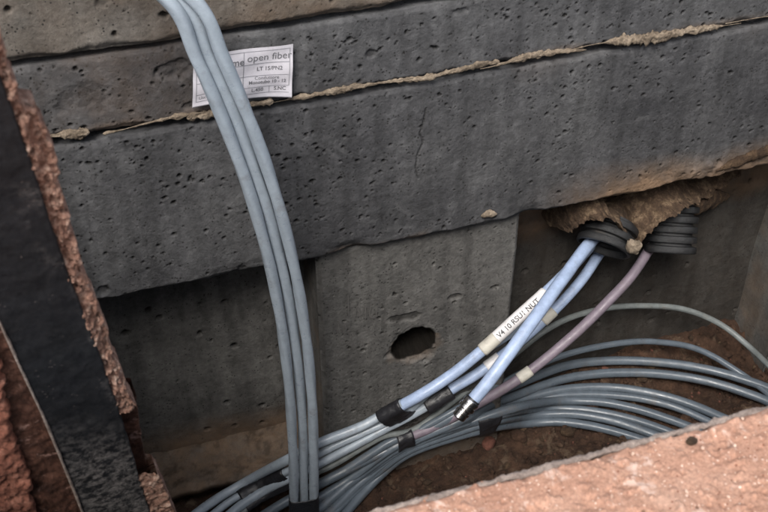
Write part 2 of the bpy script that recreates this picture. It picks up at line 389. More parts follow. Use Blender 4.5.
# second course
r2_ = empty('concrete_ring', (.4, .03, -.047))
tag(r2_, 'narrow dark grey concrete course that carries the white paper label', 'concrete ring')
def ex2(X, Z, Y, D):
    # spalled patch near the left and a rough bruise
    for cx, cz, rx, rz, dp in ((.080, .0, .018, .010, .004), (.005, -.012, .026, .020, .0022), (.33, .012, .012, .006, .003)):
        d = np.hypot((X - cx) / rx, (Z - cz) / rz) + .55 * fbm(X, Z, 70, 4, 91)
        m = sst(1, .6, d); Y = Y + dp * m * (.7 + .5 * fbm(X, Z, 160, 3, 4)); D = np.maximum(D, .12 * m)
    return Y, D
def st2(X, Z): return .2 * sst(.15, .6, fbm(X, Z, 8, 4, 41)) + .12 * sst(.03, -.11, X) * sst(-.2, .3, fbm(X, Z, 25, 4, 9)) + .5 * sst(-.036, -.046, Z) * sst(-.2, .5, fbm(X, Z, 12, 3, 12))
def f2():
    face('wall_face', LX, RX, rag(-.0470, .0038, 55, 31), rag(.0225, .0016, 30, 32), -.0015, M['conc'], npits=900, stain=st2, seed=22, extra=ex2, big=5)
    for a, b, n in (((LX - .07, -.62, -.046), (LX, .07, .024), 'side_wall'), ((RX, -.62, -.046), (RX + .07, .07, .024), 'side_wall'), ((LX + .001, -.62, -.046), (RX - .001, -.55, .024), 'near_wall')): box(n, a, b, M['conc'])
    box('backing', (LX, .05, -.044), (RX, .085, .022), M['conc'])
    # squeezed cream mortar along the bottom edge, in lengths
    def seg(x0, x1, r0, seed, dz=0, dy=0):
        n = 14
        pts = [(x, -.0035 + dy + .0015 * math.sin(x * 57 + seed), -.0448 + dz + .0016 * math.sin(x * 41 + seed)) for x in np.linspace(x0, x1, n)]
        def rr(t):
            x = x0 + (x1 - x0) * t
            e = min(1, t / .05, (1 - t) / .05); 
            return r0 * .62 * e ** .5 * float(.62 + 1.7 * max(-.34, fbm(np.array([x]), np.array([seed * 1.]), 26, 4, seed)[0])) + .0003
        rope('mortar', pts, rr, M['mortar'], noise=1.35, nf=210, flat=(1.0, .62), seed=seed, nseg=20)
    seg(-.05, .005, .0034, 3, .001); seg(.015, .10, .0032, 4); seg(.085, .16, .0040, 14); seg(.15, .30, .0026, 5); seg(.29, .37, .0034, 6); seg(.35, .455, .0044, 16); seg(.44, .545, .0060, 7, .0012); seg(.53, .62, .0038, 17); seg(.60, .71, .0046, 8, .001); seg(.70, .93, .0058, 18, .001)
under(r2_, f2)
# third, tall course
r3 = empty('concrete_ring', (.4, .03, -.231))
tag(r3, 'tall dark grey pitted concrete course with a hairline crack, above the panel with the hole', 'concrete ring')
CR = [at(u, v, 'y', .0) for u, v in ((426, 108), (423, 122), (420, 132), (422, 142), (417, 156), (415, 168), (418, 178))]
CR = catmull(np.array(CR), 10)
def ex3(X, Z, Y, D):
    x0, x1 = CR[:, 0].min() - .01, CR[:, 0].max() + .01; c = np.where((X[0] > x0) & (X[0] < x1))[0]
    xx, zz = X[:, c], Z[:, c]
    d = np.full(xx.shape, 9.)
    for p in CR: d = np.minimum(d, np.hypot(xx - p[0] - .0012 * fbm(xx * 0, zz, 130, 3, 2), zz - p[2]))
    m = sst(.0013, .0003, d)
    Y[:, c] += .0016 * m; D[:, c] = np.maximum(D[:, c], .5 * m)
    # broken lower arris
    e = Z + .231
    b = sst(.016, 0, e) * sst(.1, .5, fbm(X, Z * 0, 10, 3, 77)) ; Y = Y + .005 * b * (1 + .5 * fbm(X, Z, 120, 4, 6))
    # sandy crust along the lower right
    k = sst(.47, .60, X) * sst(.042, .0, e + .012 * fbm(X, Z, 22, 3, 5)); Y = Y - .0035 * k * np.maximum(0, .4 + fbm(X, Z, 90, 4, 15))
    return Y, D
def st3(X, Z):
    e = Z + .231 + .012 * fbm(X, Z, 18, 3, 8)
    s = sst(.40, .58, X) * sst(.050, .004, e) * .95 + .55 * sst(.012, .0, e) * sst(.0, .5, fbm(X, Z * 0, 8, 3, 5))
    return s + .12 * sst(.2, .6, fbm(X, Z, 7, 3, 3))
def f3():
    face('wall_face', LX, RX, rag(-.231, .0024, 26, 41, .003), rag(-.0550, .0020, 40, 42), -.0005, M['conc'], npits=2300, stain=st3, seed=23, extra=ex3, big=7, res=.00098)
    for a, b, n in (((LX - .07, -.62, -.23), (LX, .07, -.055), 'side_wall'), ((RX, -.62, -.23), (RX + .07, .07, -.055), 'side_wall'), ((LX + .001, -.62, -.23), (RX - .001, -.55, -.055), 'near_wall')): box(n, a, b, M['conc'])
    box('backing', (LX, .052, -.228), (RX, .088, -.056), M['conc'])
    # loose sandy crumbs clinging to the arris
    rope('mortar', [at(u, v, 'y', -.004) for u, v in ((716, 171), (735, 163), (752, 156), (775, 148), (800, 141))], lambda t: .0052 * (1 - abs(2 * t - 1) ** 3) + .0008, M['mortar_brown'], noise=.8, nf=120, flat=(1, .6), seed=9)
    rope('mortar', [at(u, v, 'y', -.003) for u, v in ((481, 216), (488, 214), (497, 214))], lambda t: .0038 * (1 - abs(2 * t - 1) ** 2) + .0008, M['mortar'], noise=.6, nf=150, flat=(1, .6), seed=19)
under(r3, f3)
# base with recesses
base = empty('chamber_base', (.4, .05, -.62))
tag(base, 'lowest concrete wall with two deep recesses and a pale panel pierced by a round hole', 'concrete base')
PX0, PX1, PRX = .194, .415, .792
HC = at(414, 344, 'y', .012)
def exp_(X, Z, Y, D):
    th = np.arctan2(Z - HC[2], X - HC[0])
    d = np.hypot((X - HC[0]) / 1.08, (Z - HC[2]) / 1.12) / (.0205 * (1 + .07 * np.sin(2 * th + 1) + .10 * fbm(np.cos(th), np.sin(th), 2.2, 3, 7)))
    hole = sst(1.04, .93, d); spall = sst(1.35, 1.0, d + .6 * fbm(X, Z, 60, 3, 3)) * (1 + .6 * np.sin(-th + .2))
    Y = Y * (1 - hole) + .0032 * spall + .066 * hole
    for cx, cz, rx, rz, dp in ((HC[0] - .012, HC[2] + .042, .020, .007, .0022), (.345, -.335, .008, .005, .0030), (.392, -.335, .005, .0035, .004)):
        q = np.hypot((X - cx) / rx, (Z - cz) / rz) + .6 * fbm(X, Z, 90, 4, 31)
        m = sst(1, .6, q); Y = Y + dp * m; D = np.maximum(D, .5 * m)
    D = np.maximum(D * (1 - hole), .97 * sst(1.16, 1.08, d))  # darkness inside the hole is painted into the colour
    e0 = X - PX0; e1 = PX1 - X
    Y = Y + .004 * sst(.005, 0, np.minimum(e0, e1) + .001 * fbm(X, Z, 70, 3, 2))
    return Y, D
def stp(X, Z):
    d = np.hypot(X - HC[0], (Z - HC[2])) / .023
    return .4 * sst(1.5, .95, d + .5 * fbm(X, Z, 60, 3, 2)) * (Z < HC[2] + .01) * sst(.9, 1.0, d) + .5 * sst(-.50, -.58, Z)
def str_(X, Z):
    s = .9 * sst(-.50, -.57, Z + .02 * fbm(X, Z, 14, 3, 2)) * sst(.25, .15, X)
    return s + .8 * sst(.40, .46, X) * sst(-.36, -.33, Z + .015 * fbm(X, Z, 20, 3, 3)) + .15 * sst(.40, .5, X)
def fb():
    cz = lambda v: (lambda x: x * 0 + v)
    recess_shade = lambda X, Z, Y, D: (Y, np.maximum(D, .62 * sst(.40, .44, X) * sst(-.32, -.36, Z + .02 * fbm(X, Z, 12, 4, 19))))  # deep shade of the right recess, painted into the wall colour
    face('recess_wall', LX, RX, cz(-.66), cz(-.222), .09, M['conc_base'], npits=420, extra=recess_shade, stain=str_, seed=51, res=.0017, ret=.02, chip=.001, pit_r=(.0012, .0045), big=8, rough=.003)
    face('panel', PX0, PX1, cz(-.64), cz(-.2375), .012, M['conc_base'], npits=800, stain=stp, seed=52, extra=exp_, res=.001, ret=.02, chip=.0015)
    # cheeks of the panel, the pier on the right and its cheek
    for n, xa, xb, y1 in (('panel_side', PX0 + .0035, PX1 - .0035, .0165), ('pier', PRX, RX, .012)):
        if n == 'pier':
            face('pier', PRX, RX, cz(-.64), cz(-.2375), .012, M['conc_base'], npits=60, seed=53, res=.003, ret=.02)
        for x in ((xa, xb) if n == 'panel_side' else (xa + .0002,)):
            ys = np.arange(y1 - .001, .095, .0022); zs = np.arange(-.64, -.236, .0022)
            YY, ZZ = np.meshgrid(ys, zs); sgn = 1 if x == xb else -1
            XX = x - sgn * (.0006 + .0012 * fbm(YY, ZZ, 40, 4, 6)) * sst(0, .01, YY - y1)
            if n == 'pier': XX = x + .004 * fbm(YY, ZZ, 9, 3, 6)
            mesh_np(n if n == 'panel_side' else 'pier_side', np.stack([XX, YY, ZZ], -1), grid_faces(*XX.shape), M['conc_base'], attrs={'stain': .35 * sst(-.3, .5, fbm(YY, ZZ, 30, 3, 2)), 'dirt_shade': XX * 0})
    # sandy footing ledge
    def ledge(x0, x1, zt, yf):
        xs = np.arange(x0, x1, .0018); ys = np.arange(yf, .10, .0018)
        XX, YY = np.meshgrid(xs, ys); ZZ = zt + .0065 * fbm(XX, YY, 38, 6, 7, .7) + .006 * sst(.06, .095, YY)
        Yv = YY + .003 * fbm(XX, YY * 0, 30, 4, 5) * sst(.01, 0, YY - yf); ZZ -= .004 * sst(.006, 0, YY - yf)
        V = np.stack([XX, Yv, ZZ], -1); l0 = V[:1].copy(); rows = [V]
        dn = []
        for dz, dy in ((.003, .0005), (.01, .001), (.014, .012), (.07, .014)):
            q = l0.copy(); q[..., 2] -= dz; q[..., 1] += dy; dn.append(q)
        V = np.concatenate(dn[::-1] + [V], 0); o = mesh_np('footing', V, grid_faces(*V.shape[:2]), M['conc_base'], attrs={'stain': np.full(V.shape[:2], .8), 'dirt_shade': .4 * sst(.05, .45, fbm(V[..., 0], V[..., 1], 90, 5, 71, .7)) + .1 * sst(-.2, .4, fbm(V[..., 0], V[..., 1], 20, 4, 72))})
    ledge(LX, PX0 - .0005, -.565, .032)
    for a, b, n in (((LX - .07, -.62, -.66), (LX, .0, -.233), 'side_wall'), ((RX, -.62, -.66), (RX + .07, .1, -.233), 'side_wall'), ((LX + .001, -.62, -.66), (RX - .001, -.55, -.233), 'near_wall'), ((LX - .07, .001, -.66), (LX - .001, .13, -.233), 'side_wall')): box(n, a, b, M['conc_base'])
    box('backing', (LX, .112, -.66), (RX, .15, -.224), M['conc_base'])
    box('lintel', (LX + .001, .058, -.2215), (RX - .001, .149, -.18), M['conc'], bev=.001) if False else None
    # lumps of brown mortar packed round the conduits
    def lump(pts, r, seed, mat='mortar_brown', fl=(1, .7), nf=90):
        rope('mortar', [at(*p) for p in pts], lambda t: r * (1 - abs(2 * t - 1) ** 2.5) + .001, M[mat], noise=.65, nf=nf, flat=fl, seed=seed, nseg=20, step=.0012)
    lump([(560, 214, 'y', .08), (600, 208, 'y', .06), (640, 208, 'y', .05), (690, 202, 'y', .05), (730, 196, 'y', .08)], .019, 12, nf=60)
    # packed mortar: a rough skin hanging between the back of the two conduits
    lowc = [(548, 226), (560, 233), (571, 238), (577, 233), (586, 229), (598, 227), (610, 224), (619, 228), (626, 238), (631, 249), (637, 255), (642, 250), (647, 240), (658, 233), (672, 227), (684, 219), (697, 211), (712, 201), (730, 185), (750, 163)]
    yl = [(548, .07), (562, .04), (577, .010), (600, -.008), (620, -.012), (637, -.006), (650, -.010), (675, -.008), (695, .012), (715, .045), (750, .08)]
    us = np.linspace(550, 748, 330); tt = np.linspace(0, 1, 90); G = np.zeros((len(tt), len(us), 3))
    for b, u in enumerate(us):
        vb = np.interp(u, [p[0] for p in lowc], [p[1] for p in lowc]) - 7 * math.exp(-((u - 592) / 26) ** 2) - 8 * math.exp(-((u - 685) / 28) ** 2) + 1.6 * float(fbm(np.array([u]), np.array([0.]), .16, 4, 3, .7)[0]); y0 = float(np.interp(u, [p[0] for p in yl], [p[1] for p in yl]))
        lo_, hi_ = at(u, vb, 'y', y0), at(u, 205 - (u - 560) * .26, 'y', .080)
        G[:, b] = lo_[None] * (1 - tt[:, None]) + hi_[None] * tt[:, None]
    nn_ = fbm(G[..., 0], G[..., 2], 60, 6, 44, .68)
    G[..., 1] += -.008 * nn_ - .0025 * fbm(G[..., 0], G[..., 2], 260, 4, 49, .7) - .006 * np.maximum(0, fbm(G[..., 0], G[..., 2], 150, 3, 45)) + .012 * sst(.10, 0, tt)[:, None] ** 2
    G[..., 2] += .003 * fbm(G[..., 0], G[..., 2], 90, 4, 47)
    back = []
    for dy, dz in ((.05, .012), (.02, .006), (.008, .001)):
        q = G[0].copy(); q[:, 1] += dy; q[:, 2] += dz; back.append(q)
    G = np.concatenate([np.array(back), G], 0)
    mesh_np('mortar', G, grid_faces(*G.shape[:2]), M['mortar_mid'])
    rope('mortar', [at(u, v, 'y', y) for u, v, y in ((629, 240, -.012), (633, 246, -.013), (637, 251, -.010))], lambda t: .0055 * (1 - abs(2 * t - 1) ** 2) + .001, M['mortar'], noise=1.1, nf=150, seed=61, nseg=20)
under(base, fb)
# chalk scratches on the panel
def scratches():
    vs, fs = [], []
    for st in ([(355, 318), (357, 306), (361, 316), (365, 305), (366, 318)], [(371, 306), (370, 316), (375, 318), (377, 306)], [(338, 322), (341, 332), (346, 330), (343, 322), (338, 323)], [(348, 295), (349, 316)]):
        P = resample(catmull(np.array([at(u, v, 'y', .0105) for u, v in st]), 8), .0012)
        for k, p in enumerate(P):
            for s in (-1, 1): vs.append((p[0] + s * .00045, .0105 , p[2] + s * .0003))
        b = len(vs) - 2 * len(P)
        fs += [(b + 2 * k, b + 2 * k + 1, b + 2 * k + 3, b + 2 * k + 2) for k in range(len(P) - 1)]
    return tag(mesh_np('chalk_marks', vs, fs, M['chalk']), kind='stuff')
M['chalk'] = NT('grey_chalk').out((.105, .10, .095), .9)
under(base, scratches)

# ------------------------------------------------------------------ soil floor, stones
def soil_h(X, Y):
    z = -.598 + .012 * fbm(X, Y, 9, 3, 60) + .006 * fbm(X, Y, 40, 5, 61, .62)
    z += .004 * fbm(X, Y, 120, 4, 69, .7); z += .030 * sst(.50, .66, X) * sst(.02, .09, Y) + .014 * np.maximum(0, fbm(X, Y, 60, 3, 66))
    return z
def soil():
    xs = np.arange(LX, RX, .0026); ys = np.arange(-.55, .105, .0026)
    X, Y = np.meshgrid(xs, ys)
    tag(mesh_np('soil_floor', np.stack([X, Y, soil_h(X, Y)], -1), grid_faces(*X.shape), M['soil']), kind='structure')
soil()
def ico(sub=1):
    import bmesh
    bm = bmesh.new(); bmesh.ops.create_icosphere(bm, subdivisions=sub, radius=1); 
    V = np.array([v.co[:] for v in bm.verts]); Fc = np.array([[v.index for v in f.verts] for f in bm.faces]); bm.free(); return V, Fc
IV, IF = ico(1); IV2, IF2 = ico(3)
def scatter(name, n, fn, mat, seed):
    r = np.random.default_rng(seed); vs, fs = [], []
    for k in range(n):
        c, s = fn(r); V = IV * (1 + .35 * (r.random((len(IV), 1)) - .5)) * s * r.uniform(.6, 1.3, 3)
        a = r.uniform(0, 6.28); Rz = np.array([[math.cos(a), -math.sin(a), 0], [math.sin(a), math.cos(a), 0], [0, 0, 1]])
        vs.append(V @ Rz.T + c); fs.append(IF + k * len(IV))
    return tag(mesh_np(name, np.concatenate(vs), np.concatenate(fs), mat, smooth=False), kind='stuff')
def gfn(r):
    x, y = r.uniform(.1, .85), r.uniform(-.25, .085); s = .0012 + .0045 * r.random() ** 3
    return np.array([x, y, float(soil_h(np.array([x]), np.array([y]))[0]) + s * .3]), s
scatter('gravel', 2600, gfn, M['soil'], 3); scatter('brick_crumbs', 700, gfn, M['mortar_brown'], 4); scatter('red_crumbs', 220, gfn, M['stone_red'], 14)
def pfn(r):
    x, y = r.uniform(.04, .34), r.uniform(-.64, EDGE - .001); s = .00035 + .0008 * r.random() ** 3
    return np.array([x, y, GZ + .0003]), s
scatter('grit', 320, pfn, M['grit'], 5)
def stone(p, size, mat, label, seed, name='stone', cat='stone'):
    d = IV2.copy(); f = 1 + .28 * fbm(d[:, 0] * 1.3 + d[:, 2], d[:, 1] * 1.3 + seed, 1.4, 3, seed) + .05 * fbm(d[:, 0] + d[:, 2] * .7, d[:, 1], 7, 3, seed)
    V = d * f[:, None] * np.array(size)
    o = mesh_np(name, V, IF2, mat); o.location = p; o.rotation_euler = (0, 0, seed); return tag(o, label, cat)
def onsoil(u, v, dz): 
    p = at(u, v, 'z', -.598); p[2] = float(soil_h(np.array([p[0]]), np.array([p[1]]))[0]) + dz; return p
stone(onsoil(488, 448, .005), (.011, .008, .007), M['stone_red'], 'brick red stone on the soil beside the pavement edge, below the taped ducts', 1)
stone(onsoil(518, 442, .005), (.012, .009, .007), M['soil'], 'rounded dark grey stone on the soil just right of the red one', 2)
stone(onsoil(566, 437, .004), (.009, .007, .006), M['mortar_brown'], 'small sandy stone in the soil close to the pavement edge', 3)
stone(onsoil(674, 331, .004), (.017, .008, .008), M['stone_red'], 'flat brick fragment on the soil under the highest thin duct arc', 4)
stone(onsoil(640, 384, .003), (.010, .007, .005), M['mortar_brown'], 'small brown stone between the two sets of coiled ducts', 5)
pp = at(692, 441, 'z', GZ + .0012); stone(pp, (.0026, .0020, .0018), M['mortar_brown'], 'tiny dark pebble lying on the pink pavement', 6, 'pebble', 'pebble')

# ------------------------------------------------------------------ ducts
CP = {}
def tube(name, pts, r, mat, label, seed=0, step=.0024, nseg=20, ridges=5, amp=.035, twist=30, group=None, cap=False):
    Q0 = []
    for p in pts:
        q = at(*p)
        if p[2] == 'z' and .13 < q[0] < PX1 + .035 and q[1] > -.004 - r: q = at(p[0], p[1], 'y', -.004 - r)
        Q0.append(q)
    P = resample(catmull(np.array(Q0)), step); n = len(P)
    sw = np.arange(n) * step
    for ax_ in range(3): P[:, ax_] += (.0022, .0016, .0016)[ax_] * fbm(sw, sw * 0 + seed * 3.7 + ax_, 9, 3, seed) * (.22 if group and 'hanging' in group else 1)
    # gentle smoothing so the duct bends like a stiff pipe
    for _ in range(14): P[1:-1] = P[1:-1] * .5 + (P[:-2] + P[2:]) * .25
    T = np.gradient(P, axis=0); T /= np.linalg.norm(T, axis=1)[:, None]
    A = np.zeros_like(P); a = np.cross(T[0], [0, 0, 1.]); a = a / np.linalg.norm(a) if np.linalg.norm(a) > .1 else np.array([1., 0, 0])
    for k in range(n):
        a = a - T[k] * a.dot(T[k]); a /= np.linalg.norm(a); A[k] = a
    B = np.cross(T, A); th = np.linspace(0, 2 * np.pi, nseg, endpoint=False); s = np.arange(n) * step
    rr = r * (1 + amp * np.cos(ridges * th[None] + s[:, None] * twist + seed) + .035 * fbm(s[:, None] + 0 * th, np.cos(th)[None] * .01 + seed + 0 * s[:, None], 70, 3, seed + 1))
    V = P[:, None] + rr[..., None] * (A[:, None] * np.cos(th)[None, :, None] + B[:, None] * np.sin(th)[None, :, None])
    V = V.reshape(-1, 3)
    fq = grid_faces(n, nseg, True, flip=True)
    o = mesh_np(name, V, fq, mat); tag(o, label, 'cable duct', group)
    CP[label] = (P, T, A, B, r); return o
# three ducts hanging in front of the wall
_v = np.array([0, 30, 60, 100, 150, 200, 230, 265, 313, 355, 400, 450, 497, 530]); _l = np.array([161, 177, 191, 209, 228, 246, 256, 264.5, 273, 280, 285, 288, 289.5, 289.8])
_w = np.array([41, 39.5, 39, 39, 38, 37, 36, 35.5, 35, 33.5, 32, 30.5, 29, 29]); _pl, _pw = np.polyfit(_v, _l, 5), np.polyfit(_v, _w, 3)
LE = [(v, float(np.polyval(_pl, v)), float(np.polyval(_pw, v)), -.088 + .038 * float(sst(0, 480, v))) for v in (0, 55, 110, 165, 220, 275, 330, 385, 440, 497, 530)]
hl = ['left duct of the three pale ducts hanging down the wall', 'middle duct of the three pale ducts hanging down the wall', 'right duct of the three pale ducts hanging down the wall']
hang = []
for i in range(3):
    off = (.16, .50, .84)[i]; dx = (-.03, 0, .03)[i]
    pts = [(-.9 + dx, 1.2, 'w', .11), (-.55 + dx, .6, 'w', .115), (-.26 + dx, .16, 'w', .19), (-.10 + dx * .4, -.03, 'w', .215)]
    pts += [(l + wd * off, v, 'y', y + (0, .0045, -.002)[i]) for v, l, wd, y in LE]
    q = at(304, 560, 'y', -.06); pts += [(q[0] + dx * .35, q[1], 'w', q[2]), (.13 + dx * .4, -.12, 'w', -.53), (.04 + dx * .4, -.2 , 'w', -.565), (-.05, -.3 + dx, 'w', -.57), (.0, -.42 + dx, 'w', -.575), (.2, -.46 + dx * .8, 'w', -.575)]
    hang.append(tube('cable_duct', [(p[0], p[1], p[2], p[3]) for p in pts], .0051, M['duct'], hl[i], seed=i * 2 + 1, group='three ducts hanging down the wall', twist=(62, 57, 66)[i], amp=.06, ridges=4))
Z = 'z'; Yy = 'y'
def LT(dx, dy, dz=0): return [(-.045 + dx, -.06 + dy, 'w', -.572 + dz), (-.10 + dx * .5, -.17, 'w', -.575 + dz), (-.085 + dx * .5, -.31, 'w', -.575 + dz), (.0, -.42 + dy, 'w', -.577 + dz), (.14, -.47 + dy, 'w', -.577 + dz)]
def BT(dx, dz=0): return [(.06 + dx, -.20, 'w', -.575 + dz), (.02 + dx, -.32, 'w', -.577 + dz), (.08 + dx, -.43, 'w', -.577 + dz), (.22, -.47 + dx, 'w', -.577 + dz)]
def RT_(dx, dz=0): return [(.82 + dx, -.17 + dx, 'w', -.572 + dz), (.87 + dx, -.28, 'w', -.575 + dz), (.80 + dx, -.41, 'w', -.577 + dz), (.60, -.47 + dx, 'w', -.577 + dz)]
T1 = [(366, 425, Z, -.500), (320, 443.5, Z, -.53), (290, 459, Z, -.545), (245, 483, Z, -.562), (203, 510, Z, -.57)]
T2 = [(374, 428, Z, -.512), (320, 453, Z, -.535), (290, 470, Z, -.548), (262, 484, Z, -.558), (230, 502, Z, -.566), (212, 516, Z, -.57)]
T3 = [(380, 431, Z, -.505), (320, 463.5, Z, -.536), (290, 478, Z, -.552), (264, 491, Z, -.56), (238, 508, Z, -.568), (224, 520, Z, -.57)]
T4 = [(384, 436, Z, -.53), (330, 466, Z, -.558), (290, 483, Z, -.562), (268, 494, Z, -.564), (243, 511, Z, -.572), (236, 520, Z, -.575)]
M1 = [(395, 440, Z, -.545), (335, 476, Z, -.565), (300, 494, Z, -.572), (262, 517, Z, -.578)]
M2 = [(398, 444, Z, -.553), (345, 482, Z, -.572), (308, 505, Z, -.578), (285, 522, Z, -.58)]
B1 = [(400, 447, Z, -.560), (362, 474, Z, -.575), (326, 504, Z, -.58), (305, 525, Z, -.58)]
B2 = [(404, 450, Z, -.566), (371, 475, Z, -.580), (338, 506, Z, -.582), (318, 528, Z, -.582)]
B3 = [(408, 453, Z, -.572), (380, 475, Z, -.586), (352, 506, Z, -.586), (335, 530, Z, -.586)]
def chain(right, left, tail): return right + left + tail
GB = 'pale blue ducts coming out of the left conduit'
c1 = tube('cable_duct', [(640, 205, Yy, .085), (612, 228, Yy, .065), (590, 246, Yy, .040), (567, 272, Yy, .012), (545, 294, Yy, -.004), (517, 319, Yy, -.012), (485, 348, Yy, -.018), (450, 376, Yy, -.020), (420, 395, Yy, -.022), (398, 407, Z, -.455), (380, 417, Z, -.49)],
          .0064, M['blue'], 'pale blue duct with the long white handwritten sleeve, ending in black tape', 11, ridges=4, amp=.02, group=GB)
c2 = tube('cable_duct', [(652, 210, Yy, .09), (622, 232, Yy, .075), (602, 250, Yy, .055), (585, 275, Yy, .030), (566, 298, Yy, .015), (547, 317, Yy, .006), (515, 346, Yy, .0), (480, 372, Yy, -.004), (455, 387, Yy, -.008), (434, 401, Yy, -.01), (425, 406, Yy, -.01)],
          .0062, M['blue'], 'pale blue duct at the back right of its group, with a short beige sleeve halfway', 12, ridges=4, amp=.02, group=GB)
c3 = tube('cable_duct', [(642, 200, Yy, .085), (612, 222, Yy, .05), (588, 246, Yy, .018), (565, 277, Yy, -.016), (540, 311, Yy, -.045), (510, 351, Yy, -.070), (489, 379, Yy, -.082), (470, 402, Yy, -.09)],
          .0070, M['blue'], 'front pale blue duct that crosses over the others and ends in a shiny metal fitting', 13, ridges=3, amp=.015, group=GB)
c4 = tube('cable_duct', [(690, 205, Yy, .085), (668, 228, Yy, .06), (650, 248, Yy, .035), (632, 275, Yy, .015), (607, 303, Yy, .0), (575, 334, Yy, -.01), (545, 360, Yy, -.015), (515, 382, Yy, -.02), (480, 403, Yy, -.02), (445, 421, Z, -.51), (415, 434, Z, -.525), (396, 440, Z, -.54)],
          .0058, M['mauve'], 'mauve grey duct coming out of the right conduit, with a beige sleeve', 14, ridges=3, amp=.02)
GD = 'grey ducts coiled on the floor of the chamber'
def D(right, left, tail, r, mat, label, seed): return tube('cable_duct', right + left + tail, r, M[mat], label, seed, group=GD, ridges=5, amp=.03, twist=20 + seed % 7)
D(list(reversed([(404, 415, Z, -.48), (425, 395, Z, -.465), (452, 373, Yy, -.006), (482, 352, Yy, .0), (505, 338, Yy, .01), (530, 322, Yy, .03), (548, 300, Yy, .07)])), T2, LT(.008, -.006), .0045, 'duct', 'thin pale duct riding along the upper side of the blue duct with the handwritten sleeve', 20)
D(RT_(.02)[::-1] + [(805, 402, Yy, -.09), (775, 371, Yy, -.05), (750, 347, Yy, .0), (722, 325, Yy, .035), (682, 309, Yy, .055), (640, 305, Yy, .062), (592, 311, Yy, .06), (550, 328, Yy, .045), (510, 358, Yy, .03), (455, 400, Yy, .01), (410, 432, Z, -.52)], T4, LT(.02, -.014), .0037, 'duct_thin', 'thin grey green duct that makes the highest arc over the coil', 21)
D(RT_(.01)[::-1] + [(800, 421, Yy, -.09), (770, 395, Yy, -.045), (742, 374, Yy, -.005), (702, 351, Yy, .035), (662, 342, Yy, .052), (620, 343, Yy, .055), (570, 353, Yy, .052), (530, 369, Yy, .042), (470, 402, Z, -.54), (420, 430, Z, -.54)], M2, LT(.03, -.03), .0040, 'duct_dim', 'thin grey duct making the second highest arc over the coil', 22)
D(RT_(.0)[::-1] + [(775, 391, Z, -.568), (740, 378, Z, -.568), (700, 368, Z, -.568), (650, 361.5, Z, -.566), (605, 361.5, Z, -.566), (565, 367, Z, -.562), (515, 386, Z, -.555), (470, 407, Z, -.55), (425, 432, Z, -.548)], M1[1:], LT(.035, -.035), .0058, 'duct_dim', 'upper duct of the thick grey pair below the thin arcs', 23)
D(RT_(-.015)[::-1] + [(775, 405, Z, -.575), (740, 391, Z, -.575), (700, 380, Z, -.575), (650, 373, Z, -.574), (605, 373, Z, -.574), (560, 380, Z, -.572), (515, 396, Z, -.565), (470, 415, Z, -.56), (430, 434, Z, -.555)], M2, LT(.04, -.045), .0058, 'duct_dim', 'lower duct of the thick grey pair below the thin arcs', 24)
tube('cable_duct', [(405, 403, Z, -.448), (388, 412, Z, -.475)] + T1 + LT(0, .0), .0056, M['duct'], 'pale grey duct uppermost in the fan that runs down to the left from the tape', 40, group=GD)
tube('cable_duct', [(436, 400, Yy, -.0105), (426, 406, Yy, -.0105), (404, 419, Z, -.487)] + T3 + LT(.015, -.012), .0055, M['duct'], 'pale grey duct third from the top of the fan running down to the left', 41, group=GD)
tube('cable_duct', [(410, 436, Z, -.53), (400, 439, Z, -.54)] + M1 + LT(.03, -.02), .0052, M['duct_dim'], 'darker grey duct in the middle of the fan running down to the left', 42, group=GD)
lo = [([(735, 424), (690, 404), (650, 393), (605, 387.5), (560, 390), (515, 401), (470, 418)], -.574, B1, 'topmost duct of the low grey coil that slips behind the pavement edge'),
      ([(728, 431), (685, 411), (650, 401), (605, 395), (560, 396), (515, 406), (470, 421)], -.580, M2, 'second duct from the top of the low grey coil beside the pavement'),
      ([(715, 438), (670, 420), (635, 409), (600, 402), (560, 401), (510, 409), (465, 424)], -.578, B2, 'third duct from the top of the low grey coil beside the pavement'),
      ([(705, 446), (665, 430), (630, 418), (585, 409), (545, 408), (500, 414), (460, 427)], -.584, B1, 'fourth duct from the top of the low grey coil beside the pavement'),
      ([(690, 449), (650, 433), (610, 420), (570, 414), (530, 416), (495, 421), (460, 431)], -.580, B2, 'fifth duct from the top of the low grey coil beside the pavement'),
      ([(672, 452), (635, 438), (600, 428), (560, 422), (525, 424), (490, 429), (460, 436)], -.585, B3, 'lowest duct of the low grey coil, nearest the stones')]
LOW = []
for k, (uv, z, left, lab) in enumerate(lo):
    D(RT_(-.03 - .012 * k)[::-1] + [(u, v, Z, z) for u, v in uv], [(x, y + (0, 1.5, 0, 3, 2, 0)[k], m_, q - (0, .002, 0, .003, .002, 0)[k]) for x, y, m_, q in left], BT(.012 * k), (.0056, .005, .0054, .005, .0056, .0054)[k], 'duct_dim', lab, 30 + k); LOW.append(lab)

